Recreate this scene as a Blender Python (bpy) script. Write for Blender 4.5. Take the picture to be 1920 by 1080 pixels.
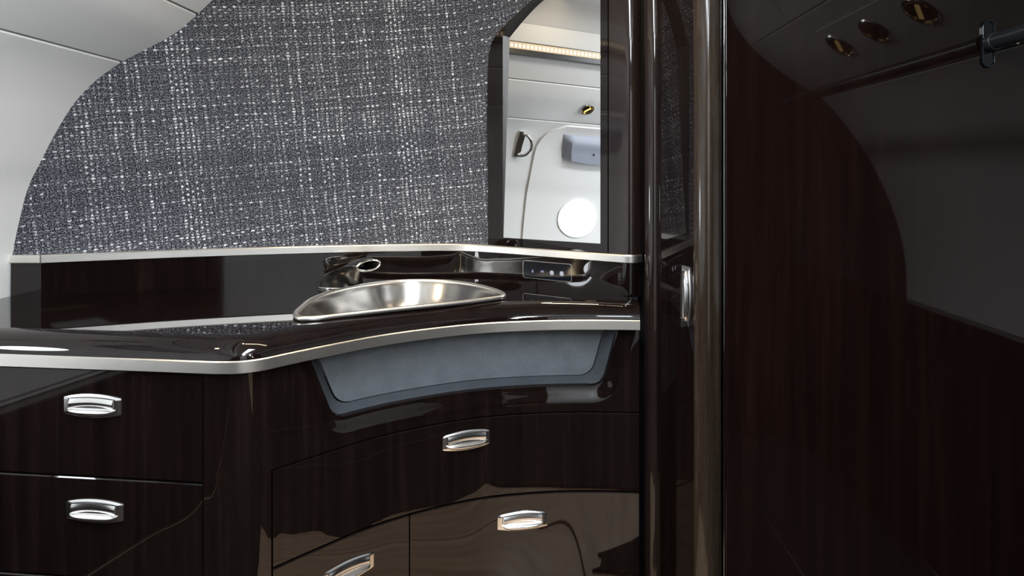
import bpy, bmesh, math, random
from mathutils import Vector
from mathutils.geometry import tessellate_polygon

# ------------------------------------------------------------------ clearing
for o in list(bpy.data.objects):
    bpy.data.objects.remove(o, do_unlink=True)
S = bpy.context.scene
C = S.collection
H = 1.21                       # eye height: every z below is given from eye level
PI = math.pi
rnd = random.Random(4)

# ------------------------------------------------------------------ camera, world, lamps, exposure
cam_d = bpy.data.cameras.new('camera'); cam = bpy.data.objects.new('camera', cam_d); C.objects.link(cam)
cam.location = (0, 0, H); cam.rotation_euler = (PI/2, 0, 0)
cam_d.sensor_width = 36; cam_d.lens = 24.0
cam_d.shift_x = -53/1920; cam_d.shift_y = -215/1920
cam_d.clip_start = .02
S.camera = cam
S.view_settings.view_transform = 'Standard'; S.view_settings.look = 'None'
S.view_settings.exposure = 0.0; S.view_settings.gamma = 1.0
S.view_settings.use_curve_mapping = False
w = bpy.data.worlds.new('world'); S.world = w; w.use_nodes = True
w.node_tree.nodes['Background'].inputs[0].default_value = (.75, .82, 1, 1)
w.node_tree.nodes['Background'].inputs[1].default_value = .02

def lamp(name, kind, loc, energy, color, aim=None, size=.3, size_y=None, spot=None, blend=.5):
    d = bpy.data.lights.new(name, kind); o = bpy.data.objects.new(name, d); C.objects.link(o)
    o.location = (loc[0], loc[1], loc[2]+H); d.energy = energy; d.color = color
    if kind == 'AREA':
        d.size = size
        if size_y: d.shape = 'RECTANGLE'; d.size_y = size_y
    else:
        d.shadow_soft_size = size
    if spot: d.spot_size = spot; d.spot_blend = blend
    if aim:
        v = Vector(aim) - Vector(loc); o.rotation_euler = v.to_track_quat('-Z', 'Y').to_euler()
    return o
COOL = (.90, .95, 1.0); WARM = (1.0, .80, .52)
lamp('ceiling_lamp', 'AREA', (-.15, .30, .855), 53, COOL, aim=(-.15, .3, -1), size=.34, size_y=1.5)
lamp('aft_fill_lamp', 'AREA', (.1, -.95, .855), 30, COOL, aim=(.1, -.95, -1), size=.34, size_y=.8)  # added fill for the aft end and the pale door, no fixture there
lamp('lining_fill_lamp', 'AREA', (.74, -.55, .70), 34, COOL, aim=(-1.2, 1.0, .42), size=.06, size_y=.9)  # added fill aimed at the dim left lining, hidden behind the partition
lamp('side_fill_lamp', 'AREA', (1.42, -.85, -.06), 16, (.88, .94, 1), aim=(-1.15, 1.3, .42), size=.26)  # added fill that lifts the downward-facing left lining panel
lamp('vanity_spot', 'SPOT', (-.80, 1.66, .70), 14, WARM, aim=(-.38, 1.85, -.4), size=.02, spot=1.0)
lamp('vanity_bar_lamp', 'AREA', (-.33, 1.66, .812), 5, WARM, aim=(-.33, 1.66, -1), size=.84, size_y=.03)
lamp('corner_downlight', 'SPOT', (.08, 1.46, .84), 16, (1, .86, .68), aim=(.26, 1.85, .1), size=.03, spot=1.5)
lamp('side_downlight', 'SPOT', (-1.10, 1.275, .37), 5, WARM, aim=(-.7, 1.5, -.5), size=.03, spot=1.5)

# ------------------------------------------------------------------ helpers
def setp(o, **k):
    for a, b in k.items(): o[a] = b
def thing(name, label, cat, base, group=None):
    o = bpy.data.objects.new(name, None); C.objects.link(o)
    o.location = (base[0], base[1], base[2]+H); o.empty_display_size = .05
    o['label'] = label; o['category'] = cat
    if group: o['group'] = group
    return o
def root_of(o):
    while o.parent: o = o.parent
    return o
def mesh(name, verts, faces, mat, parent=None, smooth=False, uv=None, label=None, auto=None):
    """verts in eye-level world coordinates; parent a thing or one of its parts"""
    if parent is not None:
        r = root_of(parent); off = Vector(r.location)
    else:
        off = Vector((0, 0, 0))
    me = bpy.data.meshes.new(name)
    me.from_pydata([(v[0]-off.x, v[1]-off.y, v[2]+H-off.z) for v in verts], [], faces)
    me.update()
    if uv:
        l = me.uv_layers.new(name='UVMap')
        for p in me.polygons:
            for li in p.loop_indices:
                l.data[li].uv = uv[me.loops[li].vertex_index]
    bm = bmesh.new(); bm.from_mesh(me); bmesh.ops.recalc_face_normals(bm, faces=bm.faces)
    if auto is not None:
        for e in bm.edges:
            e.smooth = not (len(e.link_faces) == 2 and e.calc_face_angle(0) > auto)
        smooth = True
    for f in bm.faces: f.smooth = smooth
    bm.to_mesh(me); bm.free()
    o = bpy.data.objects.new(name, me); C.objects.link(o)
    me.materials.append(mat)
    if parent is not None:
        o.parent = parent
        if parent.parent is None: pass
    if label: o['label'] = label
    return o
def structure(o, label=None):
    o['kind'] = 'structure'
    if label: o['label'] = label
    return o
def bevel(o, w=.003, seg=2, ang=.6):
    m = o.modifiers.new('bevel', 'BEVEL'); m.width = w; m.segments = seg; m.limit_method = 'ANGLE'; m.angle_limit = ang
    return o
def spline(pts, n=8, closed=False):
    P = [Vector(p) for p in pts]; N = len(P); out = []
    rng = range(N) if closed else range(N-1)
    for i in rng:
        if closed: a, b, c, d = P[i-1], P[i], P[(i+1) % N], P[(i+2) % N]
        else: a, b, c, d = P[max(i-1, 0)], P[i], P[i+1], P[min(i+2, N-1)]
        # centripetal-ish Catmull-Rom
        t0 = 0; t1 = t0+max((b-a).length, 1e-4)**.5; t2 = t1+max((c-b).length, 1e-4)**.5; t3 = t2+max((d-c).length, 1e-4)**.5
        for k in range(n):
            t = t1+(t2-t1)*k/n
            A1 = a*((t1-t)/(t1-t0))+b*((t-t0)/(t1-t0)); A2 = b*((t2-t)/(t2-t1))+c*((t-t1)/(t2-t1)); A3 = c*((t3-t)/(t3-t2))+d*((t-t2)/(t3-t2))
            B1 = A1*((t2-t)/(t2-t0))+A2*((t-t0)/(t2-t0)); B2 = A2*((t3-t)/(t3-t1))+A3*((t-t1)/(t3-t1))
            out.append(B1*((t2-t)/(t2-t1))+B2*((t-t1)/(t2-t1)))
    if not closed: out.append(P[-1])
    return out
def normals2(path):
    out = []
    for i in range(len(path)):
        a = path[max(i-1, 0)]; b = path[min(i+1, len(path)-1)]; t = (b-a).normalized()
        out.append(Vector((t.y, -t.x)))
    return out
def offset2(path, d):
    return [p+n*d for p, n in zip(path, normals2(path))]
def sub_path(path, x0, x1):
    """the piece of a left-to-right plan path between two x values"""
    out = []
    for a, b in zip(path, path[1:]):
        if b.x < x0 or a.x > x1: continue
        A, B = a, b
        if a.x < x0: A = a.lerp(b, (x0-a.x)/(b.x-a.x))
        if b.x > x1: B = a.lerp(b, (x1-a.x)/(b.x-a.x))
        if not out: out.append(A)
        out.append(B)
    return out
def sweep(name, path, prof, mat, parent=None, closed=True, nrm=None, auto=.7, label=None):
    """prof: list of (out, z); swept along a plan path, out is towards the room"""
    nrm = nrm or normals2(path); k = len(prof); V = []; F = []; UV = []; s = 0
    vl = [0]
    for a, b in zip(prof, prof[1:]): vl.append(vl[-1]+math.hypot(a[0]-b[0], a[1]-b[1]))
    for i, (p, n) in enumerate(zip(path, nrm)):
        if i: s += (p-path[i-1]).length
        for j, (d, z) in enumerate(prof):
            V.append((p.x+n.x*d, p.y+n.y*d, z)); UV.append((s, vl[j]))
    for i in range(len(path)-1):
        for j in range(k if closed else k-1):
            a = i*k+j; b = i*k+(j+1) % k
            F.append((a, b, b+k, a+k))
    if closed:
        F.append(tuple(range(k))); F.append(tuple((len(path)-1)*k+j for j in range(k)))
    return mesh(name, V, F, mat, parent, auto=auto, uv=UV, label=label)
def panel_prof(z0, z1, th=.018, c=.0022):
    return [(-c, z0), (0, z0+c), (0, z1-c), (-c, z1), (-th, z1), (-th, z0)]
def tube(name, pts, r, mat, parent=None, n=12, closed=False, label=None, caps=True):
    P = [Vector(p) for p in pts]; V = []; F = []; N = len(P)
    up = Vector((0, 0, 1))
    for i, p in enumerate(P):
        if closed: t = P[(i+1) % N]-P[i-1]
        else: t = P[min(i+1, N-1)]-P[max(i-1, 0)]
        t.normalize(); a = t.cross(up)
        if a.length < 1e-3: a = t.cross(Vector((1, 0, 0)))
        a.normalize(); b = a.cross(t)
        rr = r[i] if isinstance(r, (list, tuple)) else r
        for k in range(n):
            q = 2*PI*k/n; V.append(p+a*math.cos(q)*rr+b*math.sin(q)*rr)
    for i in range(N if closed else N-1):
        for k in range(n):
            a = i*n+k; b = i*n+(k+1) % n; c = ((i+1) % N)*n
            F.append((a, b, c+(k+1) % n, c+k))
    if not closed and caps:
        F.append(tuple(range(n))); F.append(tuple((N-1)*n+k for k in range(n)))
    return mesh(name, V, F, mat, parent, auto=.8, label=label)
def prism(name, poly, z0, z1, mat, parent=None, auto=.5, label=None):
    n = len(poly); V = [(p[0], p[1], z0) for p in poly]+[(p[0], p[1], z1) for p in poly]
    F = [(i, (i+1) % n, n+(i+1) % n, n+i) for i in range(n)]+[tuple(range(n)), tuple(range(n, 2*n))]
    return mesh(name, V, F, mat, parent, auto=auto, label=label)
def box(name, a, b, mat, parent=None, bev=.003, label=None):
    o = prism(name, [(a[0], a[1]), (b[0], a[1]), (b[0], b[1]), (a[0], b[1])], a[2], b[2], mat, parent, label=label)
    if bev: bevel(o, bev)
    return o
def plate(name, outline, org, U, Vv, N, d0, d1, mat, parent=None, holes=(), auto=.5, label=None, hole_mat=None):
    """flat plate: outline (and holes) in (u, v) about org, thickness from d0 to d1 along N"""
    loops = [list(outline)]+[list(h) for h in holes]
    flat = [p for l in loops for p in l]; n = len(flat)
    def P(p, d): return org+U*p[0]+Vv*p[1]+N*d
    V = [P(p, d0) for p in flat]+[P(p, d1) for p in flat]; F = []
    tris = tessellate_polygon([[Vector((p[0], p[1], 0)) for p in l] for l in loops])
    for t in tris: F.append(tuple(t)); F.append(tuple(i+n for i in t))
    s = 0
    for l in loops:
        m = len(l)
        for i in range(m):
            a = s+i; b = s+(i+1) % m; F.append((a, b, b+n, a+n))
        s += m
    o = mesh(name, V, F, mat, parent, auto=auto, label=label)
    if hole_mat:
        o.data.materials.append(hole_mat)
        for f in o.data.polygons[2*len(tris)+len(loops[0]):]: f.material_index = 1
    return o
def grid(name, nu, nv, f, mat, parent=None, skirt=None, auto=.6, label=None, uv=False):
    """f(i/nu, j/nv) -> point; skirt: second function giving the back side of the edge"""
    V = [f(i/nu, j/nv) for j in range(nv+1) for i in range(nu+1)]; F = []
    UV = [(i/nu, j/nv) for j in range(nv+1) for i in range(nu+1)]
    for j in range(nv):
        for i in range(nu):
            a = j*(nu+1)+i; F.append((a, a+1, a+nu+2, a+nu+1))
    if skirt:
        ring = [(i, 0) for i in range(nu)]+[(nu, j) for j in range(nv)]+[(i, nv) for i in range(nu, 0, -1)]+[(0, j) for j in range(nv, 0, -1)]
        b0 = len(V)
        for i, j in ring: V.append(skirt(i/nu, j/nv)); UV.append((i/nu, j/nv))
        m = len(ring)
        for q in range(m):
            i, j = ring[q]; i2, j2 = ring[(q+1) % m]
            F.append((j*(nu+1)+i, j2*(nu+1)+i2, b0+(q+1) % m, b0+q))
    return mesh(name, V, F, mat, parent, auto=auto, label=label, uv=UV if uv else None)
def lathe(name, org, axis, prof, mat, parent=None, n=24, label=None):
    """prof: (radius, along) pairs turned about the axis"""
    axis = Vector(axis).normalized(); a = axis.orthogonal().normalized(); b = axis.cross(a); org = Vector(org); V = []; F = []
    for r, h in prof:
        for k in range(n):
            q = 2*PI*k/n; V.append(org+axis*h+(a*math.cos(q)+b*math.sin(q))*max(r, 1e-5))
    for i in range(len(prof)-1):
        for k in range(n):
            F.append((i*n+k, i*n+(k+1) % n, (i+1)*n+(k+1) % n, (i+1)*n+k))
    return mesh(name, V, F, mat, parent, auto=.7, label=label)

# ------------------------------------------------------------------ materials
def mat(name, color, rough=.5, metal=0, spec=.5, coat=0):
    m = bpy.data.materials.new(name); m.use_nodes = True
    b = m.node_tree.nodes['Principled BSDF']
    b.inputs['Base Color'].default_value = (*color, 1); b.inputs['Roughness'].default_value = rough
    b.inputs['Metallic'].default_value = metal; b.inputs['Specular IOR Level'].default_value = spec
    b.inputs['Coat Weight'].default_value = coat
    return m, m.node_tree, b
def nd(t, kind, **k):
    n = t.nodes.new(kind)
    for a, b in k.items(): setattr(n, a, b)
    return n
def ramp(t, fac, stops):
    r = nd(t, 'ShaderNodeValToRGB'); e = r.color_ramp.elements
    e[0].position, e[0].color = stops[0][0], (*stops[0][1], 1)
    e[1].position, e[1].color = stops[-1][0], (*stops[-1][1], 1)
    for p, c in stops[1:-1]:
        q = e.new(p); q.color = (*c, 1)
    t.links.new(fac, r.inputs[0]); return r.outputs[0]
def pos_map(t, scale, kind='pos'):
    if kind == 'pos': src = nd(t, 'ShaderNodeNewGeometry').outputs['Position']
    else: src = nd(t, 'ShaderNodeTexCoord').outputs[kind]
    m = nd(t, 'ShaderNodeMapping'); m.inputs['Scale'].default_value = scale
    t.links.new(src, m.inputs[0]); return m.outputs[0]
def noise(t, vec, scale, detail=3, rough=.5):
    n = nd(t, 'ShaderNodeTexNoise'); n.inputs['Scale'].default_value = scale
    n.inputs['Detail'].default_value = detail; n.inputs['Roughness'].default_value = rough
    t.links.new(vec, n.inputs['Vector']); return n.outputs[0]
def bump(t, b, h, strength=.2, dist=.001):
    n = nd(t, 'ShaderNodeBump'); n.inputs['Strength'].default_value = strength; n.inputs['Distance'].default_value = dist
    t.links.new(h, n.inputs['Height']); t.links.new(n.outputs[0], b.inputs['Normal'])
def math_(t, op, a, b=None, c=None):
    n = nd(t, 'ShaderNodeMath', operation=op)
    for i, v in enumerate((a, b, c)):
        if v is None: continue
        if isinstance(v, (int, float)): n.inputs[i].default_value = v
        else: t.links.new(v, n.inputs[i])
    return n.outputs[0]

def wood_material(name, dark, mid, light, rough, scale=(1, 1, .04)):
    m, t, b = mat(name, mid, rough)
    g = noise(t, pos_map(t, scale), 46, 6, .62)
    f = noise(t, pos_map(t, (1, 1, .12)), 420, 2, .5)
    mx = math_(t, 'ADD', math_(t, 'MULTIPLY', g, .75), math_(t, 'MULTIPLY', f, .25))
    t.links.new(ramp(t, mx, [(.34, dark), (.52, mid), (.68, light)]), b.inputs['Base Color'])
    return m
WOOD = wood_material('espresso_veneer', (.0040, .0024, .0023), (.0060, .0035, .0031), (.0110, .0064, .0052), .02)
WOODM = wood_material('mahogany_veneer', (.0055, .0026, .0023), (.0082, .0038, .0032), (.0125, .0058, .0044), .03)
WOODE = wood_material('espresso_sheen_edge', (.014, .009, .006), (.026, .018, .012), (.044, .031, .021), .13)  # espresso wood made browner: lit sheen put into the colour
WOODC = wood_material('espresso_sheen_post', (.009, .0055, .005), (.014, .009, .0078), (.022, .015, .012), .05)  # espresso wood lightened, the sheen on the posts painted in
WOODF = wood_material('walnut_floor', (.36, .24, .15), (.56, .39, .25), (.70, .51, .34), .35, (1, .08, 1))
BLACK, _, _ = mat('black_gap', (.003, .003, .003), .6)
INNER, _, _ = mat('carcass_black', (.01, .008, .007), .5)

def lining_material():
    m, t, b = mat('white_lining', (.74, .745, .74), .42, spec=.35)
    bump(t, b, noise(t, pos_map(t, (1, 1, 1)), 420, 3), .06, .0006)
    return m
LINING = lining_material()
SEAM, _, _ = mat('seam_grey', (.24, .235, .225), .7)

def metal_material(name, col, rough, brush=(1, 1, 40), amt=.10):
    m, t, b = mat(name, col, rough, 1)
    n = noise(t, pos_map(t, brush), 30, 4, .7)
    t.links.new(math_(t, 'ADD', math_(t, 'MULTIPLY', n, amt), rough-amt/2), b.inputs['Roughness'])
    bump(t, b, n, .05, .0003)
    return m
NICKEL = metal_material('brushed_nickel', (.80, .775, .73), .33)
SATIN = metal_material('satin_steel', (.62, .59, .55), .19, (1, 1, 40))
LATCH = metal_material('latch_steel', (.78, .77, .76), .20, (40, 1, 1), .06)
CHROME, _, _ = mat('polished_chrome', (.8, .79, .77), .07, 1)
GOLD, _, _ = mat('gold_reflector', (.78, .52, .18), .12, 1)
MIRROR, _, _ = mat('mirror_silver', (.93, .935, .93), .0, 1)
BLACKM, _, _ = mat('black_anodised', (.016, .017, .02), .32)
GLASSB, _, _ = mat('black_glass', (.006, .007, .010), .03)

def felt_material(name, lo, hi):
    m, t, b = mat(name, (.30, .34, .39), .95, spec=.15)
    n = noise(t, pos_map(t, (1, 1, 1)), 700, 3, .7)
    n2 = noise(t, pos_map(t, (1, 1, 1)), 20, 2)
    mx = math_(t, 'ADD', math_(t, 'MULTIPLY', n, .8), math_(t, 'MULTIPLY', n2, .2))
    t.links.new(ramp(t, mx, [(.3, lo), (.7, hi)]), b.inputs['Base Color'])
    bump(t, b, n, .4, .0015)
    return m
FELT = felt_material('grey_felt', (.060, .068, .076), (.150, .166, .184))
FELTD = felt_material('shaded_felt', (.030, .035, .041), (.060, .068, .078))  # same grey felt darkened, shade at the niche edge put into the colour

def tweed_material():
    """woven boucle: pale slubs of warp and weft over charcoal; u, v are metres along the cloth"""
    m, t, b = mat('charcoal_tweed', (.08, .085, .1), .95, spec=.1)
    uv = nd(t, 'ShaderNodeTexCoord').outputs['UV']
    wob = nd(t, 'ShaderNodeTexNoise'); wob.inputs['Scale'].default_value = 9; wob.inputs['Detail'].default_value = 3
    t.links.new(uv, wob.inputs['Vector'])
    sep0 = nd(t, 'ShaderNodeSeparateXYZ'); t.links.new(uv, sep0.inputs[0])
    sepc = nd(t, 'ShaderNodeSeparateColor'); t.links.new(wob.outputs['Color'], sepc.inputs[0])
    u0 = math_(t, 'ADD', sep0.outputs[0], math_(t, 'MULTIPLY', sepc.outputs[0], .016))
    v0 = math_(t, 'ADD', sep0.outputs[1], math_(t, 'MULTIPLY', sepc.outputs[1], .016))
    ca, sa = math.cos(.10), math.sin(.10)
    u = math_(t, 'ADD', math_(t, 'MULTIPLY', u0, ca), math_(t, 'MULTIPLY', v0, sa))
    v = math_(t, 'SUBTRACT', math_(t, 'MULTIPLY', v0, ca), math_(t, 'MULTIPLY', u0, sa))
    pu, pv = .0142, .0088
    su = math_(t, 'DIVIDE', u, pu); sv = math_(t, 'DIVIDE', v, pv)
    iu = math_(t, 'FLOOR', su); iv = math_(t, 'FLOOR', sv)
    fu = math_(t, 'SUBTRACT', su, iu); fv = math_(t, 'SUBTRACT', sv, iv)
    def white(a, b_=None, off=0.0):
        c = nd(t, 'ShaderNodeCombineXYZ')
        t.links.new(a, c.inputs[0])
        if b_ is not None: t.links.new(b_, c.inputs[1])
        c.inputs[2].default_value = off
        wn = nd(t, 'ShaderNodeTexWhiteNoise', noise_dimensions='3D'); t.links.new(c.outputs[0], wn.inputs[0])
        return wn.outputs[0]
    rc = white(iu, None, 1.3); rr = white(iv, None, 7.7); cell = white(iu, iv, 3.1)
    # slow patches where a thread stays pale for a stretch
    patch = noise(t, pos_map(t, (1, 1, 1), 'UV'), 17, 2, .6)
    check = math_(t, 'MODULO', math_(t, 'ABSOLUTE', math_(t, 'ADD', iu, iv)), 2.0)
    def pulse(f, w):     # 1 in the middle of the thread, 0 at its edges
        return math_(t, 'SMOOTH_MIN', 1.0, math_(t, 'MAXIMUM', math_(t, 'SUBTRACT', 1.0, math_(t, 'MULTIPLY', math_(t, 'ABSOLUTE', math_(t, 'SUBTRACT', f, .5)), w)), 0.0), .2)
    warp = math_(t, 'MULTIPLY', math_(t, 'MULTIPLY', pulse(fu, 3.0), pulse(fv, 1.75)), math_(t, 'POWER', rc, 1.6))
    weft = math_(t, 'MULTIPLY', math_(t, 'MULTIPLY', pulse(fv, 2.3), pulse(fu, 1.9)), math_(t, 'POWER', rr, 1.5))
    a = math_(t, 'MULTIPLY', warp, check)
    bb = math_(t, 'MULTIPLY', weft, math_(t, 'SUBTRACT', 1.0, math_(t, 'MULTIPLY', check, .8)))
    thr = math_(t, 'MAXIMUM', a, bb)
    thr = math_(t, 'MULTIPLY', thr, math_(t, 'ADD', .35, math_(t, 'MULTIPLY', cell, 1.0)))
    thr = math_(t, 'MULTIPLY', thr, math_(t, 'ADD', .1, math_(t, 'MULTIPLY', patch, 1.8)))
    fine = noise(t, pos_map(t, (1, 1.35, 1), 'UV'), 250, 2, .75)
    fine2 = math_(t, 'MINIMUM', math_(t, 'MAXIMUM', math_(t, 'MULTIPLY', math_(t, 'SUBTRACT', fine, .46), 6.0), 0.0), 1.0)
    tot = math_(t, 'ADD', math_(t, 'MULTIPLY', thr, 1.18), math_(t, 'MULTIPLY', fine2, .56))
    col = ramp(t, tot, [(.0, (.010, .011, .016)), (.22, (.055, .058, .070)), (.50, (.22, .225, .25)), (.95, (.80, .80, .83))])
    t.links.new(col, b.inputs['Base Color'])
    bump(t, b, tot, .5, .003)
    return m
TWEED = tweed_material()
BOARD, _, _ = mat('cream_board', (.62, .52, .38), .5)
SHADE, _, _ = mat('blue_grey_shade', (.30, .33, .40), .5)
def emit(name, col, s):
    m = bpy.data.materials.new(name); m.use_nodes = True; t = m.node_tree
    t.nodes.clear(); e = nd(t, 'ShaderNodeEmission'); o = nd(t, 'ShaderNodeOutputMaterial')
    e.inputs[0].default_value = (*col, 1); e.inputs[1].default_value = s
    t.links.new(e.outputs[0], o.inputs[0]); return m
DAY = emit('daylit_pane', (.90, .95, 1), 30)
LED = emit('led_diode', (1, .85, .60), 2.6)
ICON = emit('backlit_icon', (.85, .87, 1), .85)
ICOND = emit('dim_icon', (.6, .58, .85), .45)
GLINT = emit('gold_glint', (1, .66, .24), 1.6)  # glowing gold for the streak reflected inside the downlights

# ------------------------------------------------------------------ plan curves
V2 = lambda l: [Vector(p) for p in l]
BACK = [Vector((-1.398, 1.914))]+spline(V2([(-1.398, 1.914), (-1.101, 2.034), (-.86, 2.112), (-.633, 2.171), (-.47, 2.203), (-.334, 2.217), (-.235, 2.207), (-.14, 2.163), (.059, 2.034), (.235, 1.9215)]), 10)[1:]
FRONT = spline(V2([(-1.487, 1.498), (-1.156, 1.460), (-.80, 1.419), (-.70, 1.406), (-.655, 1.402), (-.615, 1.406), (-.583, 1.424), (-.55, 1.461), (-.497, 1.519), (-.371, 1.640), (-.174, 1.752), (-.004, 1.792), (.13, 1.800), (.262, 1.794)]), 10)
T2 = Vector((.8422, -.5392)); N2 = Vector((-.5392, -.8422)); M0 = Vector((.059, 2.034))
def on_mirror(u, d): return M0+T2*u+N2*d

# ------------------------------------------------------------------ cabin shell
PL = [(-1.495, -1.21), (-1.498, -.62), (-1.50, -.45), (-1.497, -.357), (-1.486, -.236), (-1.471, -.144), (-1.448, -.038), (-1.417, .038), (-1.383, .122), (-1.341, .2075), (-1.287, .2797), (-1.237, .3265),
      (-1.167, .377), (-1.101, .427), (-1.049, .484), (-1.009, .531), (-.965, .60), (-.935, .667), (-.915, .72)]
PR = [(1.688, -0.5783), (1.685, -0.4309), (1.654, -0.2588), (1.592, -0.0866), (1.519, 0.0619), (1.445, 0.1721), (1.347, 0.2953), (1.297, 0.3443), (1.125, 0.4556), (1.026, 0.5344), (0.972, 0.5827), (0.903, 0.6750), (0.871, 0.7504), (0.854, 0.8100)]
def interp(P, z):
    if z <= P[0][1]: return P[0][0]
    for (x0, z0), (x1, z1) in zip(P, P[1:]):
        if z <= z1: return x0+(x1-x0)*(z-z0)/(z1-z0)
    return P[-1][0]
def left_x(z): return interp(PL, z)
def left_n(z):
    a = Vector((left_x(z-.02), z-.02)); b = Vector((left_x(z+.02), z+.02)); t = (b-a).normalized()
    return Vector((t.y, 0, -t.x))
def dense(P, n=5):
    q = spline([Vector((p[0], p[1])) for p in P], n); return [(v.x, v.y) for v in q]
def lining(name, P, y0, y1, m, parent, sign, th=.012):
    """a lining panel: the profile P (x, z) run along the cabin, its edges rolled back"""
    P = dense(P); n = len(P); V = []; F = []
    front = []
    for i, (x, z) in enumerate(P):
        a = Vector(P[max(i-1, 0)]); b = Vector(P[min(i+1, n-1)]); t = (b-a).normalized()
        nn = Vector((t.y, -t.x))*sign
        front.append((x, z, nn))
    prof = []
    x, z, nn = front[0]; t = (Vector(P[1])-Vector(P[0])).normalized()
    prof += [(x-nn.x*th, z-nn.y*th), (x-nn.x*.003, z-nn.y*.003), (x+t.x*.003, z+t.y*.003)]
    prof += [(x, z) for x, z, _ in front[1:-1]]
    x, z, nn = front[-1]; t = (Vector(P[-1])-Vector(P[-2])).normalized()
    prof += [(x-t.x*.003, z-t.y*.003), (x-nn.x*.003, z-nn.y*.003), (x-nn.x*th, z-nn.y*th)]
    k = len(prof)
    ys = [y0, y1]
    for y in ys:
        for x, z in prof: V.append((x, y, z))
    for j in range(k-1): F.append((j, j+1, k+j+1, k+j))
    return mesh(name, V, F, m, parent, auto=.5)
YA, YF = -1.6, 2.32
def sroot(name, label, loc=(0, 0, 0)):
    o = bpy.data.objects.new(name, None); C.objects.link(o); o.location = (loc[0], loc[1], loc[2]+H); o['kind'] = 'structure'; o['label'] = label
    return o
wl = sroot('wall_left', 'white upholstered cabin side lining with fine seams, at the left', (-1.5, 1, -1.21))
lining('lining_panel', [p for p in PL if p[1] >= -.63 and p[1] <= .327], YA, YF, LINING, wl, 1)
lining('lining_panel', [(-1.2345, .330)]+[p for p in PL if .35 < p[1] < .485], YA, YF, LINING, wl, 1)
lining('lining_panel', [(-1.046, .488)]+[p for p in PL if p[1] > .5], YA, YF, LINING, wl, 1)
lining('dado_panel', [(-1.485, -1.21), (-1.490, -.64)], YA, 1.46, WOOD, wl, 1)
# backing behind the seams
mesh('seam_backing', [(x-.010, y, z-.0) for y in (YA, YF) for x, z in PL], [(i, i+1, i+1+len(PL), i+len(PL)) for i in range(len(PL)-1)], SEAM, wl)

wr = sroot('wall_right', 'pale closet side lining beyond the dark panel', (1.5, 1, -1.21))
lining('lining_panel', [p for p in PR if p[1] <= .345], YA, 1.598, LINING, wr, -1)
lining('lining_panel', [(1.292, .3475)]+[p for p in PR if .41 < p[1] < .585], YA, 1.598, LINING, wr, -1)
lining('lining_panel', [(.969, .587)]+[p for p in PR if p[1] > .61], YA, .5425, LINING, wr, -1)
lining('lining_panel', [(.969, .587)]+[p for p in PR if p[1] > .61], .5475, 1.598, LINING, wr, -1)
PRD = dense(PR, 8)
def on_right(y, z, d):
    x = interp(PRD, z); a = Vector((interp(PRD, z-.02), z-.02)); b = Vector((interp(PRD, z+.02), z+.02)); t = (b-a).normalized()
    return Vector((x-t.y*d, y, z+t.x*d))
mesh('seam_backing', [(x+.010, y, z) for y in (YA, 1.598) for x, z in PR], [(i, i+1, i+1+len(PR), i+len(PR)) for i in range(len(PR)-1)], SEAM, wr)
box('ledge', (1.636, YA, -.604), (1.74, 1.598, -.577), WOOD, wr)
box('dado_panel', (1.66, YA, -1.21), (1.70, 1.598, -.604), WOOD, wr, 0)
box('plinth', (1.155, .07, -1.21), (1.66, 1.598, -1.17), WOOD, wr)

cp = dense([(-.915, .72), (-.85, .775), (-.72, .825), (-.45, .86), (-.08, .872), (.34, .86), (.61, .855), (.77, .84), (.854, .81)])
ce = mesh('ceiling', [(x, y, z) for y in (YA, YF) for x, z in cp], [(i, i+1, i+1+len(cp), i+len(cp)) for i in range(len(cp)-1)], LINING, None, smooth=True)
structure(ce, 'white curved cabin ceiling')
fl = sroot('floor', 'brown wood cabin floor', (0, 0, -1.21))
k = 0
for i in range(15):           # planks run fore and aft
    x0 = -1.5+i*.205
    box('plank', (x0, YA, -1.24), (x0+.202, YF, -1.21), WOODF, fl, .0015)
box('closet_mat', (.78, .07, -1.21), (1.155, 1.598, -1.195), BLACKM, fl, .003, label='dark closet floor mat')
CARPET, _t, _b = mat('dark_carpet', (.018, .014, .012), .95, spec=.1)
bump(_t, _b, noise(_t, pos_map(_t, (1, 1, 1)), 300, 2), .5, .004)
ce_pts = []
rim = V2([(-1.46, 1.50), (-.56, 1.46), (-.40, 1.20), (-.28, 1.07), (.02, 1.02), (.30, 1.00), (.31, 1.10), (.30, 1.25), (.26, 1.36), (.17, 1.46), (.15, 1.57), (.33, 1.565), (.775, 1.565)])
for a, b in zip(rim, rim[1:]):
    m_ = max(1, int((b-a).length/.03))
    for q in range(m_):
        p = a.lerp(b, q/m_); ce_pts.append((p.x+rnd.uniform(-.010, .010), p.y+rnd.uniform(-.012, .012)))
cpt = prism('carpet', [(-1.46, YA+.02)]+ce_pts+[(.775, 1.565), (.775, YA+.02)], -1.2098, -1.199, CARPET)
cpt['label'] = 'dark brown carpet with a ragged edge, mirrored in the lower drawer fronts'; cpt['category'] = 'carpet'
wb = box('wall_back', (-1.7, YA-.04, -1.24), (1.7, YA, 1.0), WOODM, None, 0); structure(wb, 'dark wood aft bulkhead behind the viewer')
dr = sroot('bounce_door', 'pale door added unseen in the aft bulkhead for the steel to reflect', (.25, YA, -1.21))
box('bounce_leaf', (-.30, YA-.005, -1.20), (.80, YA+.02, .66), LINING, dr, .004)  # added pale surface behind the viewer that brightens the steel band
box('door_pull', (-.24, YA+.02, -.30), (-.21, YA+.035, -.12), CHROME, dr, .004)

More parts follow.
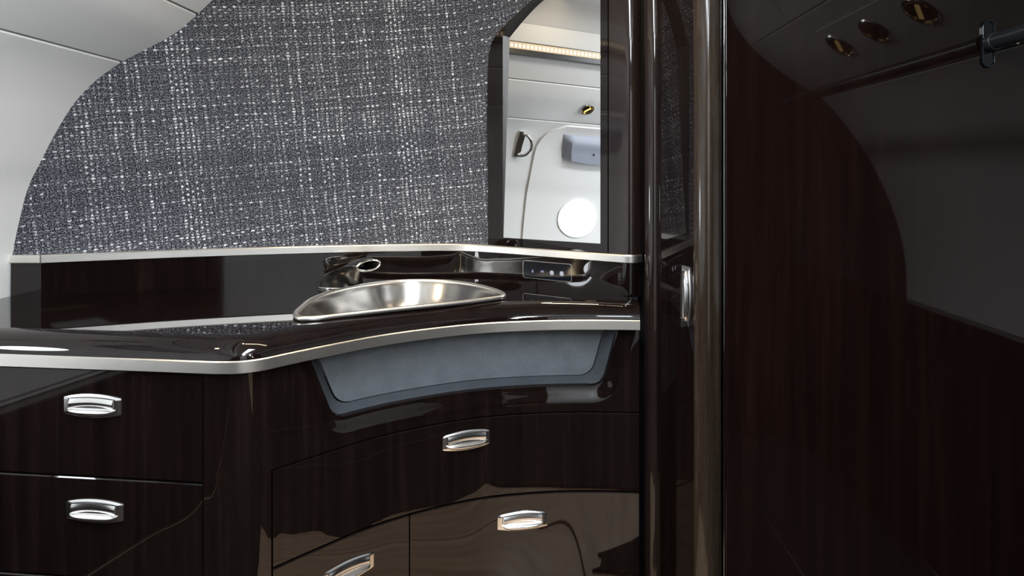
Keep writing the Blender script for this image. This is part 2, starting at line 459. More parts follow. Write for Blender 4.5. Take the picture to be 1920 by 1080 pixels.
# ------------------------------------------------------------------ tweed bulkhead
fpath = [Vector((-1.62, 1.852))]+[p for p in BACK if p.x < .10]
fo = offset2(fpath, -.03)
fw = sweep('wall_front', fo, [(0, -.262), (0, .95)], TWEED, None, closed=False, auto=None)
structure(fw, 'charcoal and white tweed fabric bulkhead above the vanity')

# ------------------------------------------------------------------ backsplash with steel rail
bs = thing('backsplash', 'low glossy dark wood backsplash topped by a brushed steel rail, behind the sink', 'backsplash', (-.6, 2.1, -.345))
arc = []
cc = on_mirror(.245, -.035-.0)
def corner(r, d0=0.0, n=8):
    """quarter round turning from the mirror wall back into the corner groove"""
    c = on_mirror(.212, d0-r)
    return [c+N2*r*math.cos(q)+T2*r*math.sin(q) for q in [PI/2*i/n for i in range(n+1)]]
bp = [p for p in BACK if (p-M0).dot(T2) < .205 or p.x < 0]+corner(.034)
def cnorm(path):
    return normals2(path)
sweep('splash_panel', bp, [(0, -.348), (0, -.253), (-.028, -.253), (-.028, -.348)], WOOD, bs)
sweep('steel_rail', bp, [(.001, -.2525), (.005, -.2505), (.0055, -.232), (.003, -.229), (-.030, -.229), (-.030, -.2525)], NICKEL, bs, label='brushed steel rail along the top')
ep = V2([(-1.486, 1.9155), (-1.4005, 1.9145)])
sweep('end_panel', ep, [(-.001, -.348), (-.001, -.253), (-.028, -.253), (-.028, -.348)], WOOD, bs)
sweep('rail_end', ep, [(.0005, -.2525), (.0045, -.2505), (.005, -.232), (.003, -.229), (-.030, -.229), (-.030, -.2525)], NICKEL, bs, label='short steel end piece of the rail')

# ------------------------------------------------------------------ countertop
ct = thing('countertop', 'glossy dark wood vanity countertop with a thick rounded front edge and steel band', 'countertop', (-.6, 1.7, -.413))
INS = .062
inner = offset2(FRONT, -INS)
inner = [p for i, p in enumerate(inner)]
SINK = spline(V2([(-.560, 1.592), (-.588, 1.640), (-.602, 1.72), (-.612, 1.83), (-.596, 1.93), (-.556, 2.02), (-.495, 2.10), (-.41, 2.146), (-.30, 2.138), (-.205, 2.075), (-.140, 1.99), (-.104, 1.91), (-.104, 1.868), (-.14, 1.834), (-.226, 1.776), (-.352, 1.704), (-.467, 1.632), (-.525, 1.594)]), 6, closed=True)
sc_ = sum(SINK, Vector((0, 0)))/len(SINK)
hole = [sc_+(p-sc_)*.985 for p in SINK]
outer = [Vector((p.x, p.y)) for p in inner]+[Vector((.245, 1.90))]+[p+n*-.01 for p, n in list(zip(BACK, normals2(BACK)))[::-1] if p.x < .22]+[Vector((-1.487, 1.925))]
plate('top_surface', [tuple(p) for p in outer], Vector((0, 0, -.345)), Vector((1, 0, 0)), Vector((0, 1, 0)), Vector((0, 0, 1)), 0, -.02, WOOD, ct, holes=[[tuple(p) for p in hole]])
pr = [(-INS+INS*math.sin(PI/2*i/10), -.385+.040*math.cos(PI/2*i/10)) for i in range(11)]
sweep('bullnose', FRONT, pr+[(0, -.3855), (-INS, -.3855)], WOOD, ct, auto=.6)
sweep('steel_band', FRONT, [(.001, -.4125), (.0035, -.411), (.004, -.388), (.0015, -.3858), (-.02, -.3858), (-.02, -.4125)], NICKEL, ct, label='brushed steel band below the rounded edge')

# ------------------------------------------------------------------ drawer latches
def latch(parent, c, u, v, n, L=.132, Hh=.050, label=None):
    """flush lift latch: arched plate, upright pull in the upper half, spoon lip below"""
    c = Vector(c); u = Vector(u).normalized(); v = Vector(v).normalized(); n = Vector(n).normalized()
    def e(a): return Hh*.5*(1-.30*(2*a)**2)             # half height along the plate
    def P(a, b, h): return c+u*(a*L)+v*b+n*h
    def fp(i, j):
        a = i-.5; b = (2*j-1)*e(a); q = max(abs(a)*2, abs(2*j-1))
        h = .0022+.0030*math.sin(min(1, (1-q)/.25)*PI/2) if q > .001 else .0052
        return P(a, b, h)
    o = grid('latch_plate', 24, 12, fp, LATCH, parent, skirt=lambda i, j: P(i-.5, (2*j-1)*e(i-.5), -.001), label=label)
    def up(i, j):                                       # scooped pull
        a = (i-.5)*.76; b = -.10*Hh+(e(a)*.70+.10*Hh)*j
        h = .0062+.0035*math.sin(PI*j)*.4-.004*(1-(2*i-1)**2)*(1-j)+.0022*(1-abs(2*j-1))
        return P(a, b, h)
    grid('latch_pull', 20, 8, up, LATCH, o, skirt=lambda i, j: P((i-.5)*.76, -.10*Hh+(e((i-.5)*.76)*.70+.10*Hh)*j, .002))
    def lp(i, j):
        a = (i-.5)*.84; lo = -e(a)*.88; hi = -.12*Hh
        wv = math.sqrt(max(0, 1-(2*i-1)**4))
        b = hi+(lo-hi)*j*wv
        h = .0060+.0085*math.sin(PI*min(1, .15+.80*j))*wv
        return P(a, b, h)
    grid('latch_lip', 20, 8, lp, LATCH, o, skirt=lambda i, j: P((i-.5)*.84, -.12*Hh+(-e((i-.5)*.84)*.88+.12*Hh)*j*math.sqrt(max(0, 1-(2*i-1)**4)), .002))
    # dark seam around the pull
    m = []
    for k in range(13): a = -.40+.80*k/12; m.append(P(a, e(a)*.76, .0056))
    tube('latch_seam', [P(-.40, -.06*Hh, .0052)]+m+[P(.40, -.06*Hh, .0052)], .0009, BLACK, o, n=6)
    return o
def at_path(path, x):
    for a, b in zip(path, path[1:]):
        if a.x <= x <= b.x:
            p = a.lerp(b, (x-a.x)/(b.x-a.x)); t = (b-a).normalized(); return p, t, Vector((t.y, -t.x))
    raise ValueError(x)

BODY = offset2(FRONT, -.014)
# ------------------------------------------------------------------ straight drawer cabinet on the left
dc = thing('drawer_cabinet', 'straight dark wood cabinet of three stacked drawers under the left countertop end', 'cabinet', (-1.08, 1.6, -1.21))
cpoly = offset2(sub_path(BODY, -1.465, -.703), -.019)
prism('carcass', [tuple(p) for p in cpoly]+[(-.703, 1.92), (-1.46, 1.90)], -1.17, -.416, INNER, dc)
dseg = sub_path(BODY, -1.465, -.7035)
for z0, z1, hx in ((-.6445, -.4165, -.950), (-.860, -.648, -.945), (-1.15, -.8635, -.945)):
    d = sweep('drawer', dseg, panel_prof(z0, z1), WOOD, dc)
    p, t, n = at_path(BODY, hx)
    zc = {-.6445: -.4935, -.860: -.7165}.get(z0, -.95)
    latch(d, (p.x, p.y, zc), (t.x, t.y, 0), (0, 0, 1), (n.x, n.y, 0))
box('toe_kick', (-1.45, 1.53, -1.21), (-.703, 1.9, -1.17), INNER, dc, 0)

# ------------------------------------------------------------------ curved vanity cabinet
vc = thing('vanity_cabinet', 'curved dark wood sink cabinet with a felt-lined niche and drawers below the steel band', 'cabinet', (-.15, 1.85, -1.21))
XL, XM, XR = -.5715, -.3235, .2615
cs = offset2(sub_path(BODY, -.70, XR), -.06)
ccar = offset2(sub_path(BODY, -.70, XR), -.022)
prism('carcass', [tuple(p) for p in ccar]+[(.2615, 1.895), (.05, 2.02), (-.14, 2.15), (-.33, 2.20), (-.70, 2.14)], -1.19, -.636, INNER, vc)
post = sub_path(BODY, -.7005, XL-.002)
sweep('corner_post', post, [(0, -1.19), (0, -.6325), (-.022, -.6325), (-.022, -1.19)], WOOD, vc)
# apron: the niche opening is a notch from above with slanting sides, the wood dished towards it
bseg = []
full = sub_path(BODY, -.7005, XR)
L = [0]
for a, b in zip(full, full[1:]): L.append(L[-1]+(b-a).length)
LT = L[-1]
def at_s(s):
    s = min(max(s, 0), LT)
    for i in range(len(full)-1):
        if s <= L[i+1]+1e-9:
            f = (s-L[i])/(L[i+1]-L[i]); p = full[i].lerp(full[i+1], f)
            na = normals2(full); n = na[i].lerp(na[i+1], f).normalized(); return p, n
    return full[-1], normals2(full)[-1]
def s_of_x(x):
    for i in range(len(full)-1):
        if full[i].x <= x <= full[i+1].x: return L[i]+(L[i+1]-L[i])*(x-full[i].x)/(full[i+1].x-full[i].x)
    return LT if x > 0 else 0
# opening outline in (s, z)
sA, sB, sC, sD = s_of_x(-.510), s_of_x(-.468), s_of_x(.165), s_of_x(.206)
ZT, ZB = -.4135, -.568
def rounded(a, b, c, r, n=8):
    a, b, c = Vector(a), Vector(b), Vector(c); d1 = (a-b).normalized(); d2 = (c-b).normalized()
    p = b+d1*r; q = b+d2*r
    return [p*(1-t)**2+b*2*t*(1-t)+q*t*t for t in [i/n for i in range(n+1)]]
def outline(ins, ztop):
    A = Vector((sA+ins*1.0, ztop)); B = Vector((sB+ins*.9, ZB+ins*.6)); Cc = Vector((sC-ins*.9, ZB+ins*.6)); D = Vector((sD-ins*1.0, ztop))
    pts = [A+(B-A)*i/6 for i in range(6)]
    r1 = rounded(A, B, Cc, .034); r2 = rounded(B, Cc, D, .034)
    pts = [p for p in pts if p.y > r1[0].y]
    pts += r1
    for i in range(1, 30): pts.append(r1[-1].lerp(r2[0], i/30))
    pts += r2
    q = [Cc+(D-Cc)*i/6 for i in range(1, 7)]
    pts += [p for p in q if p.y > r2[-1].y]
    return pts
OUT = outline(0, ZT)
def seg_dist(p, P):
    best = 9
    for a, b in zip(P, P[1:]):
        ab = b-a; t = max(0, min(1, (p-a).dot(ab)/max(ab.length_squared, 1e-12))); best = min(best, (p-(a+ab*t)).length)
    return best
cols = sorted(set([round(LT*i/60, 5) for i in range(61)]+[round(p.x, 5) for p in OUT]))
def ztop(s):
    if s <= OUT[0].x or s >= OUT[-1].x: return ZT
    for a, b in zip(OUT, OUT[1:]):
        if a.x <= s <= b.x and b.x > a.x: return a.y+(b.y-a.y)*(s-a.x)/(b.x-a.x)
    return ZB
NR = 16; V = []; F = []; ZBOT = -.6325
for s in cols:
    p, n = at_s(s); zt = ztop(s)
    for j in range(NR+1):
        f = (j/NR); z = zt+(ZBOT-zt)*f
        dist = seg_dist(Vector((s, z)), OUT)
        x = max(0, 1-dist/.045); d = -.010*(x*x*(3-2*x))
        V.append((p.x+n.x*d, p.y+n.y*d, z))
m_ = NR+1
for i in range(len(cols)-1):
    for j in range(NR): F.append((i*m_+j, i*m_+j+1, (i+1)*m_+j+1, (i+1)*m_+j))
b0 = len(V)
for s in cols:                              # return edge round the opening
    p, n = at_s(s); zt = ztop(s)
    V.append((p.x-n.x*.019, p.y-n.y*.019, zt+.0025)); V.append((p.x-n.x*.024, p.y-n.y*.024, zt+.003))
    V.append((p.x-n.x*.02, p.y-n.y*.02, ZBOT))
for i in range(len(cols)-1):
    a = b0+3*i; F += [(i*m_, a, a+3, (i+1)*m_), (a, a+1, a+4, a+3), (i*m_+NR, a+2, a+5, (i+1)*m_+NR)]
ap = mesh('apron', V, F, WOOD, vc, auto=.7)
# felt liner of the niche
INN = outline(.028, ZT+.01); V = []; F = []
def SP(q, d):
    p, n = at_s(q.x); return (p.x+n.x*d, p.y+n.y*d, q.y)
nO = len(OUT)
O2 = outline(.002, ZT+.01); n1 = min(len(O2), len(INN))
def resample(P, n):
    l = [0]
    for a, b in zip(P, P[1:]): l.append(l[-1]+(b-a).length)
    out = []
    for k in range(n):
        s = l[-1]*k/(n-1)
        for i in range(len(P)-1):
            if s <= l[i+1]+1e-9: out.append(P[i].lerp(P[i+1], (s-l[i])/(l[i+1]-l[i]))); break
    return out
NN = 70
A_ = resample(O2, NN); B_ = resample(INN, NN)
for q in A_: V.append(SP(q, -.020))
for q in B_: V.append(SP(q, -.048))
mesh('niche_wall', V, [(i, i+1, NN+i+1, NN+i) for i in range(NN-1)], FELTD, vc, auto=1.2, label='felt edge of the open niche, shade painted in')
B2 = resample(outline(.0315, ZT+.01), NN); V = []
for q in B2: V.append(SP(q, -.046))
for q in B2: V.append(SP(Vector((q.x, ZT+.01)), -.046))
for q in B2: V.append(SP(q, -.050))
mesh('niche_back', V, [(i, i+1, NN+i+1, NN+i) for i in range(NN-1)]+[(i, i+1, 2*NN+i+1, 2*NN+i) for i in range(NN-1)], FELT, vc, auto=1.0, label='blue-grey felt back of the open niche')
def drawer_front(name, x0, x1, z0, z1, hx, hz):
    d = sweep(name, sub_path(BODY, x0, x1), panel_prof(z0, z1), WOOD, vc)
    p, t, n = at_path(BODY, hx)
    latch(d, (p.x, p.y, hz), (t.x, t.y, 0), (0, 0, 1), (n.x, n.y, 0))
    return d
drawer_front('drawer', XL+.001, XR, -.8435, -.636, -.190, -.687)
drawer_front('drawer', XL+.001, XM-.0015, -1.15, -.847, -.447, -.925)
drawer_front('drawer', XM+.0015, XR, -1.15, -.847, -.047, -.915)
box('toe_kick', (-.55, 1.9, -1.21), (.24, 2.0, -1.19), INNER, vc, 0)

# ------------------------------------------------------------------ sink and faucet
sk = thing('sink_basin', 'half-moon brushed steel sink basin set into the dark countertop', 'sink', (sc_.x, sc_.y, -.47))
V = []; F = []; nS = len(SINK); low = Vector((-.37, 1.96))
for sc, z in ((1.0, -.336), (.985, -.340), (.955, -.354), (.90, -.382), (.82, -.412), (.70, -.440), (.50, -.460), (.25, -.468), (.06, -.469)):
    ce_ = sc_.lerp(low, 1-sc)
    for p in SINK: V.append((ce_.x+(p.x-sc_.x)*sc, ce_.y+(p.y-sc_.y)*sc, z))
for k in range(8):
    for i in range(nS): F.append((k*nS+i, k*nS+(i+1) % nS, (k+1)*nS+(i+1) % nS, (k+1)*nS+i))
mesh('bowl', V, F, SATIN, sk, smooth=True)
tube('rim', [(p.x, p.y, -.3385) for p in SINK], .0062, NICKEL, sk, n=12, closed=True, label='polished rolled rim')
lathe('drain', (low.x, low.y, -.469), (0, 0, 1), [(.0, .002), (.018, .002), (.024, .004), (.027, .002), (.027, 0)], CHROME, sk)

fc = thing('faucet', 'sculpted satin steel faucet with an open fan spout, left of the sink', 'faucet', (-.60, 2.03, -.345))
def fpx(px, py, Y): return Vector(((px-1013)/1280*Y, Y, (325-py)/1280*Y))
FD = Vector((.80, -.60, 0))                       # the way the water runs
secs = [  # centre, half length along the run, half depth
    (Vector((-.612, 2.062, -.345)), Vector((.056, -.013, .000)), .034),
    (Vector((-.607, 2.056, -.322)), Vector((.057, -.014, .001)), .033),
    (Vector((-.592, 2.042, -.297)), Vector((.052, -.013, .006)), .031),
    (Vector((-.570, 2.022, -.279)), Vector((.042, -.012, .013)), .030),
    (Vector((-.545, 2.003, -.267)), Vector((.027, -.009, .019)), .032),
    (Vector((-.517, 1.983, -.263)), Vector((.012, -.003, .019)), .036),
    (Vector((-.494, 1.966, -.265)), Vector((.003, .000, .0155)), .043)]
V = []; F = []; nn = 28
side = Vector((.60, .80, 0))
def ring(c, a, dep, k, sc=1.0):
    q = 2*PI*k/nn; return c+a*math.cos(q)*sc+side*dep*math.sin(q)*sc
S2 = []
for i in range(len(secs)-1):
    for j in range(4):
        f = j/4; a, b = secs[i], secs[i+1]; S2.append((a[0].lerp(b[0], f), a[1].lerp(b[1], f), a[2]+(b[2]-a[2])*f))
S2.append(secs[-1])
for c, a, d in S2:
    for k in range(nn): V.append(ring(c, a, d, k))
ns = len(S2)
for sc in (.88,):                                    # the hollow of the spout
    for c, a, d in (S2[-1], S2[-5], S2[-8]):
        for k in range(nn): V.append(ring(c, a, d, k, sc if c is S2[-1][0] else .7))
tot = ns+3
for i in range(tot-1):
    for k in range(nn): F.append((i*nn+k, i*nn+(k+1) % nn, (i+1)*nn+(k+1) % nn, (i+1)*nn+k))
F.append(tuple((tot-1)*nn+k for k in range(nn))); F.append(tuple(range(nn)))
FAUC = metal_material('faucet_steel', (.25, .24, .225), .25, (1, 1, 1), .04)
fb = mesh('faucet_body', V, F, FAUC, fc, auto=1.0)
tube('spout_lip', [ring(*S2[-1], k, .96) for k in range(nn)], .0030, CHROME, fc, n=8, closed=True, label='bright rim of the spout mouth')
tube('base_ring', [secs[0][0]+Vector((0, 0, .002))+secs[0][1]*math.cos(q)*1.02+side*secs[0][2]*1.02*math.sin(q) for q in [2*PI*k/28 for k in range(28)]], .003, CHROME, fc, n=8, closed=True)

# ------------------------------------------------------------------ touch panel in the backsplash
U3 = Vector((T2.x, T2.y, 0)); N3 = Vector((N2.x, N2.y, 0)); Z3 = Vector((0, 0, 1))
tp = thing('touch_panel', 'small black touch panel with four pale symbols in the backsplash right of the sink', 'switch', (.04, 2.04, -.33))
o3 = Vector((M0.x, M0.y, 0))
def mu(px):   # where a sight line meets the mirror wall
    a = (px-1013)/1280.; s = (M0.dot(N2))/(Vector((a, 1)).dot(N2)); return (Vector((a, 1))*s-M0).dot(T2), s
u0, s0 = mu(981); u1, s1 = mu(1072)
def rrect(x0, x1, z0, z1, r, n=5):
    P = []
    for cx, cz, a0 in ((x1-r, z1-r, 0), (x0+r, z1-r, PI/2), (x0+r, z0+r, PI), (x1-r, z0+r, 1.5*PI)):
        P += [(cx+r*math.cos(a0+PI/2*i/n), cz+r*math.sin(a0+PI/2*i/n)) for i in range(n+1)]
    return P
zt_, zb_ = -.268, -.321
plate('frame', rrect(u0, u1, zb_, zt_, .007), o3, U3, Z3, N3, -.002, .0012, NICKEL, tp, holes=[rrect(u0+.0006, u1-.0006, zb_+.0006, zt_-.0006, .0065)])
plate('glass', rrect(u0+.0006, u1-.0006, zb_+.0006, zt_-.0006, .0065), o3, U3, Z3, N3, -.002, .0009, GLASSB, tp)
def icon_c(px, py):
    u, s = mu(px); return u, (325-py)/1280*s
u, z = icon_c(999, 508)
plate('icon', [(u+.0034*math.sin(q)*(1 if math.cos(q) < 0 else (1-math.cos(q))**.8+.05), z+.0055*math.cos(q)) for q in [2*PI*i/20 for i in range(20)]], o3, U3, Z3, N3, .0009, .0014, ICOND, tp, label='drop symbol')
u, z = icon_c(1017, 509)
plate('icon', [(u+.0062*math.cos(q), z+.0034*math.sin(q)) for q in [2*PI*i/20 for i in range(20)]], o3, U3, Z3, N3, .0009, .0014, ICOND, tp, holes=[[(u-.001+.0006*math.cos(q), z+.0024*math.sin(q)) for q in [2*PI*i/8 for i in range(8)]]], label='oval symbol')
for px, py, R_ in ((1035, 511.5, .0072), (1053.5, 513, .0074)):
    u, z = icon_c(px, py)
    P = []
    for i in range(8):
        a = 2*PI*i/8
        for da, r in ((-.39, .0034), (-.17, R_*.62), (-.20, R_), (.20, R_), (.17, R_*.62)): P.append((u+r*math.sin(a+da), z+r*math.cos(a+da)))
    plate('icon', P, o3, U3, Z3, N3, .0009, .0015, ICON, tp, holes=[[(u+.0019*math.cos(q), z+.0019*math.sin(q)) for q in [2*PI*i/10 for i in range(10)]]], label='rayed lamp symbol')

# ------------------------------------------------------------------ mirror cabinet
mc = thing('mirror_cabinet', 'tall arched wall mirror in a dark wood frame right of the tweed wall', 'mirror', (.02, 2.06, -.2285))
def mz(px, py):
    u, s = mu(px); return (u, (325-py)/1280*s)
def arch(pts, zb, uR, n=6):
    top = spline([Vector(mz(*p)) for p in pts], n)
    return [(top[0].x, zb)]+[tuple(p) for p in top]+[(uR, top[-1].y), (uR, zb)]
ZF = -.2285
stile = [(911, 320), (909.5, 240), (911, 130), (914, 95), (921, 73), (931, 60), (960, 30), (993, 0), (1030, -30), (1080, -62), (1139, -85)]
so = arch(stile, ZF, mu(1139.5)[0])
door_o = [mz(929, 300), mz(929, 64)]+[mz(*p) for p in ((960, 33), (993, 3), (1030, -27), (1080, -58), (1139, -80))]
door_o = [(door_o[0][0], ZF+.001)]+door_o+[(mu(1138.5)[0], door_o[-1][1]), (mu(1138.5)[0], ZF+.001)]
gl = [mz(942, 300), mz(942, 66)]+[tuple(p) for p in spline([Vector(mz(*p)) for p in ((952, 53), (972, 28), (998, 0), (1040, -32), (1080, -52), (1125, -68))], 4)]
ZG = -.2025; uR = mu(1125)[0]
gl = [(gl[0][0], ZG)]+gl+[(uR, ZG)]
plate('cabinet_body', so, o3, U3, Z3, N3, -.09, -.0105, WOOD, mc)
fr = plate('door_frame', door_o, o3, U3, Z3, N3, -.0105, -.002, WOOD, mc, holes=[gl], hole_mat=INNER)
# silvered pane leaning back a little in its rebate
tilt = math.radians(MT := 1.5)
def lean(p, d): return o3+U3*p[0]+Z3*p[1]+N3*(d-(p[1]-ZG)*math.tan(tilt))
tr = tessellate_polygon([[Vector((p[0], p[1], 0)) for p in gl]])
mesh('mirror_pane', [lean(p, -.004) for p in gl], [tuple(t) for t in tr], MIRROR, mc, label='silvered mirror pane')
for nm_ in ('cabinet_body',):
    pass
# the frame opening must let the leaning pane be seen: pane sits in front of the body, body is hollowed behind it
body = [o for o in mc.children if o.name.startswith('cabinet_body')][0]
bpy.data.objects.remove(body, do_unlink=True)
plate('cabinet_body', so, o3, U3, Z3, N3, -.09, -.0105, WOOD, mc, holes=[gl], hole_mat=INNER)
# rounded post at the right of the mirror
ur = mu(1140.5)[0]
cpth = [on_mirror(ur, -.003), on_mirror(ur+.02, -.003), on_mirror(ur+.04, -.003)]
r_ = .034; cst = on_mirror(.212, -.003-r_)
arcp = [cst+N2*r_*math.cos(q)+T2*r_*math.sin(q) for q in [PI/2*i/10 for i in range(11)]]
poly = [on_mirror(ur, -.003)]+arcp+[cst+T2*r_-N2*.04, on_mirror(ur, -.08)]
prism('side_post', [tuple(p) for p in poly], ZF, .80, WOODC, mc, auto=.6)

# ------------------------------------------------------------------ side panel with latch and its round posts
sp = thing('side_panel', 'narrow glossy dark wood door panel with upright steel latch between two rounded posts', 'door', (.34, 1.74, -1.21))
s2 = Vector((.28, -.96)).normalized(); n2 = Vector((-.96, -.28)).normalized()
S0, S1 = Vector((.306, 1.85)), Vector((.372, 1.624))
box_ = [S0, S1, S1-n2*.03, S0-n2*.03]
prism('panel', [tuple(p) for p in box_], -1.21, .80, WOOD, sp)
def post_(name, c, r, m, label=None):
    return prism(name, [(c[0]+r*math.cos(2*PI*i/40), c[1]+r*math.sin(2*PI*i/40)) for i in range(40)], -1.21, .80, m, sp, auto=.5, label=label)
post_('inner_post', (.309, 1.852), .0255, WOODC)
post_('bullnose_post', (.393, 1.606), .032, WOODE, 'rounded wood edge post, its lit sheen painted browner')
prism('gap_filler', [(.285, 2.0), (.40, 1.90), (.47, 1.70), (.62, 1.70), (.62, 2.0)], -1.21, .80, BLACK, sp)
p = S0+(S1-S0)*.80; p = Vector((.358, 1.672))
pl = [o for o in sp.children if o.name.startswith('panel')][0]
latch(pl, (p.x, p.y, -.300), (0, 0, 1), (-s2.x, -s2.y, 0), (n2.x, n2.y, 0), L=.146, Hh=.050)

# ------------------------------------------------------------------ closet: front panel, partition, rod, lamps
cl = thing('closet_panel', 'tall glossy dark wood panel filling the right side, reflecting a dim closet', 'panel', (1.0, 1.61, -1.21))
o = prism('panel', [(.434, 1.600), (1.85, 1.600), (1.85, 1.63), (.434, 1.63)], -1.21, .86, WOODM, cl); bevel(o, .0025, 3)
tube('edge_bead', [(.4318, 1.604, -1.2), (.4318, 1.604, .79)], .0016, CHROME, cl, n=8, label='thin bright edge bead')
pt = thing('closet_partition', 'dark wood closet partition behind the viewer, seen only as a reflection', 'partition', (1.0, .04, -1.21))
PP = [(.60, -1.21)]+[(1.68, -1.21), (1.686, -.578)]+[(x+.01, z) for x, z in dense(PR, 3)[1:]]+[(.60, .85)]
plate('panel', PP, Vector((0, .04, 0)), Vector((1, 0, 0)), Z3, Vector((0, 1, 0)), -.015, .015, WOODM, pt)
hr = thing('hang_rod', 'black clothes rod on an oval black wall bracket, upper right', 'rod', (1.049, 1.0, .304))
tube('rod', [(1.049, 1.588, .305), (1.049, .056, .305)], .0185, BLACKM, hr, n=24)
lathe('rod_collar', (1.049, 1.572, .305), (0, 1, 0), [(.0185, -.004), (.0205, -.003), (.0205, .016), (.0185, .017)], BLACKM, hr)
def stad(wd, ht, n=10):
    r = wd/2; h = ht/2-r
    return [(r*math.cos(PI*i/n), h+r*math.sin(PI*i/n)) for i in range(n+1)]+[(-r*math.cos(PI*i/n), -h-r*math.sin(PI*i/n)) for i in range(n+1)]
br = plate('bracket', stad(.031, .113), Vector((1.049, 1.6, .303)), Vector((1, 0, 0)), Z3, Vector((0, -1, 0)), 0, .007, GLASSB, hr, holes=[stad(.021, .102)])
bevel(br, .0015)
plate('bracket_core', stad(.020, .101), Vector((1.049, 1.6, .303)), Vector((1, 0, 0)), Z3, Vector((0, -1, 0)), 0, .004, GLASSB, hr)
lathe('rod_screw', (1.049, 1.50, .2865), (0, 0, -1), [(.0, .003), (.002, .0025), (.003, .001), (.003, 0)], CHROME, hr)

def lpan(i, j):
    z = .361+.169*j; y0 = .60; e = 0; r = .045
    if z > .530-r: e = r-math.sqrt(max(0, r*r-(z-.530+r)**2))
    return y0+e+(1.597-y0-e)*i, z
grid('light_panel', 20, 20, lambda i, j: on_right(*lpan(i, j), .006), LINING, wr, skirt=lambda i, j: on_right(*lpan(i, j), -.004))
def downlight(name, label, c, ax, r, lit, group):
    t = thing(name, label, 'light', c, group)
    lathe('bezel', c, ax, [(r*.92, -.002), (r*.95, .004), (r*1.05, .004), (r*1.10, 0)], CHROME, t, 28)
    lathe('reflector', c, ax, [(r*.92, 0), (r*.90, .002), (r*.80, -.002), (r*.70, .0012)], GOLD, t, 28)
    lathe('bowl', c, ax, [(0, .001), (r*.72, .0012)], GLASSB, t, 24)
    c = Vector(c); ax = Vector(ax).normalized(); yv = Vector((0, 1, 0)); up = yv.cross(ax).normalized(); up = (up+yv*.8).normalized(); yv = ax.cross(up).normalized()
    yv = yv if yv.y > 0 else -yv
    plate('lamp', [(-.16*r, -.58*r), (.10*r, -.58*r), (.16*r, .62*r), (-.10*r, .62*r)], c+yv*(-.05*r), yv, up, ax, .0012, .004, GLINT if lit else BLACK, t)  # glowing plate painted in for the streak on the can wall, black when unlit
    return t
for y, lit, lab in ((.70, True, 'brass-lined round closet downlight furthest from the dark panel'), (.957, False, 'unlit middle closet downlight between two brass ones'), (1.23, True, 'brass-lined round closet downlight closest to the dark panel')):
    c = on_right(y, .4725, .0075); nrm = on_right(y, .4725, 1)-on_right(y, .4725, 0)
    downlight('downlight', lab, c, nrm, .054, lit, 'closet downlights')

# ------------------------------------------------------------------ left wall fittings seen in the mirror
def on_left(y, z, d): x = left_x(z); n = left_n(z); return Vector((x, y, z))+n*d
wn = sroot('window_1', 'round daylit cabin window with blue-grey shade housing in a raised panel, seen in the mirror', (-1.45, 1.17, -.6))
def rr_panel(name, y0, y1, z0, z1, r, d, m, parent, ny=28, nz=26):
    """raised panel that follows the lining, its corners rounded"""
    def yz(i, j):
        z = z0+(z1-z0)*j; e = 0
        if z > z1-r: e = r-math.sqrt(max(0, r*r-(z-(z1-r))**2))
        return y0+e+(y1-y0-2*e)*i, z
    def f(i, j):
        y, z = yz(i, j); q = min(i, 1-i)*ny; return on_left(y, z, d)
    return grid(name, ny, nz, f, m, parent, skirt=lambda i, j: on_left(*yz(i, j), -.004), auto=.6)
rr_panel('window_panel', .70, 1.495, -.60, .315, .13, .009, LINING, wn)
wy, wz = 1.175, -.165
def disc(name, ry, rz, d0, m, parent, hole=None, n=40):
    V = []; F = []
    for sc in ((1.0, 0) if hole is None else (1.0, hole)):
        for k in range(n):
            q = 2*PI*k/n; V.append(on_left(wy+ry*sc*math.cos(q), wz+rz*sc*math.sin(q), d0+(.006 if hole and sc == 1 else 0)))
    for k in range(n): F.append((k, (k+1) % n, n+(k+1) % n, n+k))
    return mesh(name, V, F, m, parent, smooth=True)
disc('bezel', .122, .108, .010, LINING, wn, hole=.90)
disc('pane', .112, .098, .013, DAY, wn)
# shade housing
def shade(i, j):
    y = 1.335-.50*i+.03*(1-j); z = .278-.115*j-.018*j*math.sin(PI*min(1, i*1.2)); return on_left(y, z, .010+.035*math.sin(min(1, j*3+.1)*PI/2)*min(1, i*12+.05))
grid('shade_housing', 24, 12, shade, SHADE, wn, skirt=lambda i, j: on_left(1.335-.50*i+.03*(1-j), .278-.115*j-.018*j*math.sin(PI*min(1, i*1.2)), .0), label='blue-grey shade housing')
lathe('shade_button', on_left(1.17, .20, .046), (1, 0, -.4), [(.005, 0), (.005, .004), (0, .005)], BLACK, wn, 12)
w2 = sroot('fill_pane', 'glowing round pane added unseen in the right side lining behind the viewer', (1.5, -.85, -.06))  # unseen glowing pane added with the fill lamp to brighten the left lining
def ring2(sc, d): return [on_right(-.85+.15*sc*math.cos(2*PI*k/36), -.06+.13*sc*math.sin(2*PI*k/36), d) for k in range(36)]
V = ring2(1.12, .0)+ring2(1.06, .012)+ring2(1.0, .004)
mesh('bezel', V, [(a*36+k, a*36+(k+1) % 36, (a+1)*36+(k+1) % 36, (a+1)*36+k) for a in range(2) for k in range(36)], LINING, w2, smooth=True)
mesh('pane', ring2(1.0, .004), [tuple(range(36))], DAY, w2)
gh = thing('grab_handle', 'small chrome D-shaped grab handle on the white side lining, seen in the mirror', 'handle', tuple(on_left(1.60, .21, 0)))
pts = []
for k in range(17):
    q = PI*k/16; pts.append(on_left(1.588-.050*math.sin(q)*1.0, .212+.055*math.cos(q), .010+.030*math.sin(q)))
tube('grip', pts, .0085, CHROME, gh, n=10)
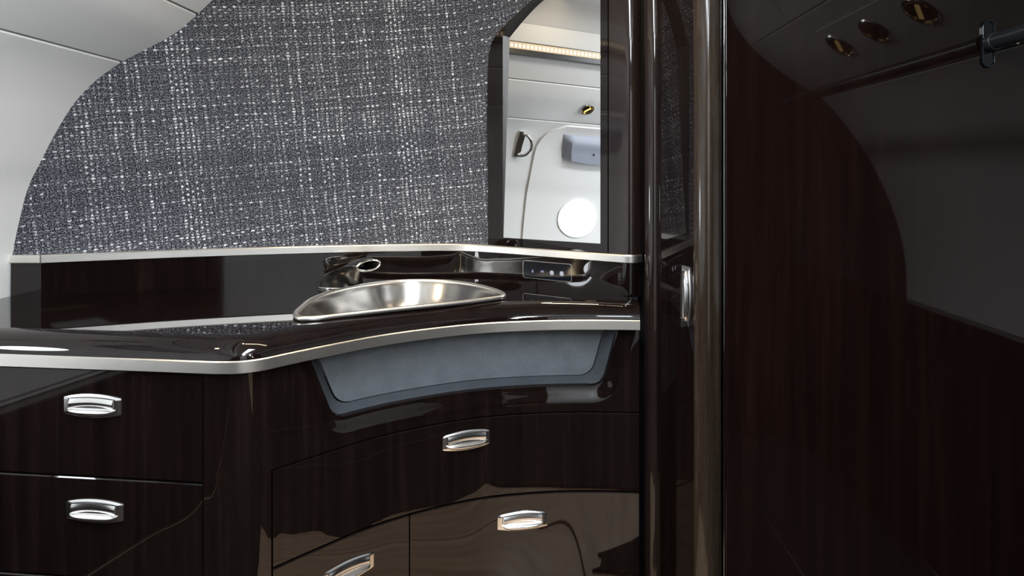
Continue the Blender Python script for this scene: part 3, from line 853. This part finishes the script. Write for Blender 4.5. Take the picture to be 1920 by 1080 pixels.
grid('back_plate', 4, 10, lambda i, j: on_left(1.609-.034*i, .150+.124*j, .008), GOLD if False else CHROME, gh, skirt=lambda i, j: on_left(1.609-.034*i, .150+.124*j, -.002))
c = on_left(1.305, .395, .006)
downlight('downlight', 'brass-lined round downlight in the left side lining above the shade, seen in the mirror', c, left_n(.395), .032, True, 'side downlights')
ls = thing('led_strip', 'long warm strip of small light diodes under the upper left lining, seen in the mirror', 'light', (-.94, 1.3, .60))
box('strip_channel', (-.962, .35, .580), (-.930, 1.93, .637), BLACKM, ls, 0)
box('strip_board', (-.934, .35, .602), (-.928, 1.93, .632), BOARD, ls, 0)
V = []; F = []
for i in range(78):
    y = .37+i*.02; k = len(V); x0 = -.9265; z0, z1 = .609, .623
    V += [(x0, y, z0), (x0, y+.009, z0), (x0, y+.009, z1), (x0, y, z1), (x0-.003, y, z0), (x0-.003, y+.009, z0), (x0-.003, y+.009, z1), (x0-.003, y, z1)]
    F += [(k, k+1, k+2, k+3), (k+4, k+7, k+6, k+5), (k, k+4, k+5, k+1), (k+3, k+2, k+6, k+7), (k, k+3, k+7, k+4), (k+1, k+5, k+6, k+2)]
dio = mesh('diodes', V, F, LED, ls); dio['kind'] = 'stuff'
vb = thing('vanity_light_bar', 'slim warm light bar on the ceiling above the sink', 'light', (-.33, 1.66, .825))
plate('bar_housing', [(-.44, -.03), (.44, -.03), (.44, .03), (-.44, .03)], Vector((-.33, 1.66, .845)), Vector((1, 0, 0)), Vector((0, 1, 0)), Vector((0, 0, -1)), 0, .036, NICKEL, vb, holes=[[(-.425, -.017), (.425, -.017), (.425, .017), (-.425, .017)]])
cf = thing('ceiling_fixture', 'flat white ceiling light housing above the aisle', 'light', (-.15, .30, .857))
plate('housing', [(-.20, -.80), (.20, -.80), (.20, .80), (-.20, .80)], Vector((-.15, .30, .868)), Vector((1, 0, 0)), Vector((0, 1, 0)), Vector((0, 0, -1)), 0, .02, LINING, cf, holes=[[(-.175, -.76), (.175, -.76), (.175, .76), (-.175, .76)]])
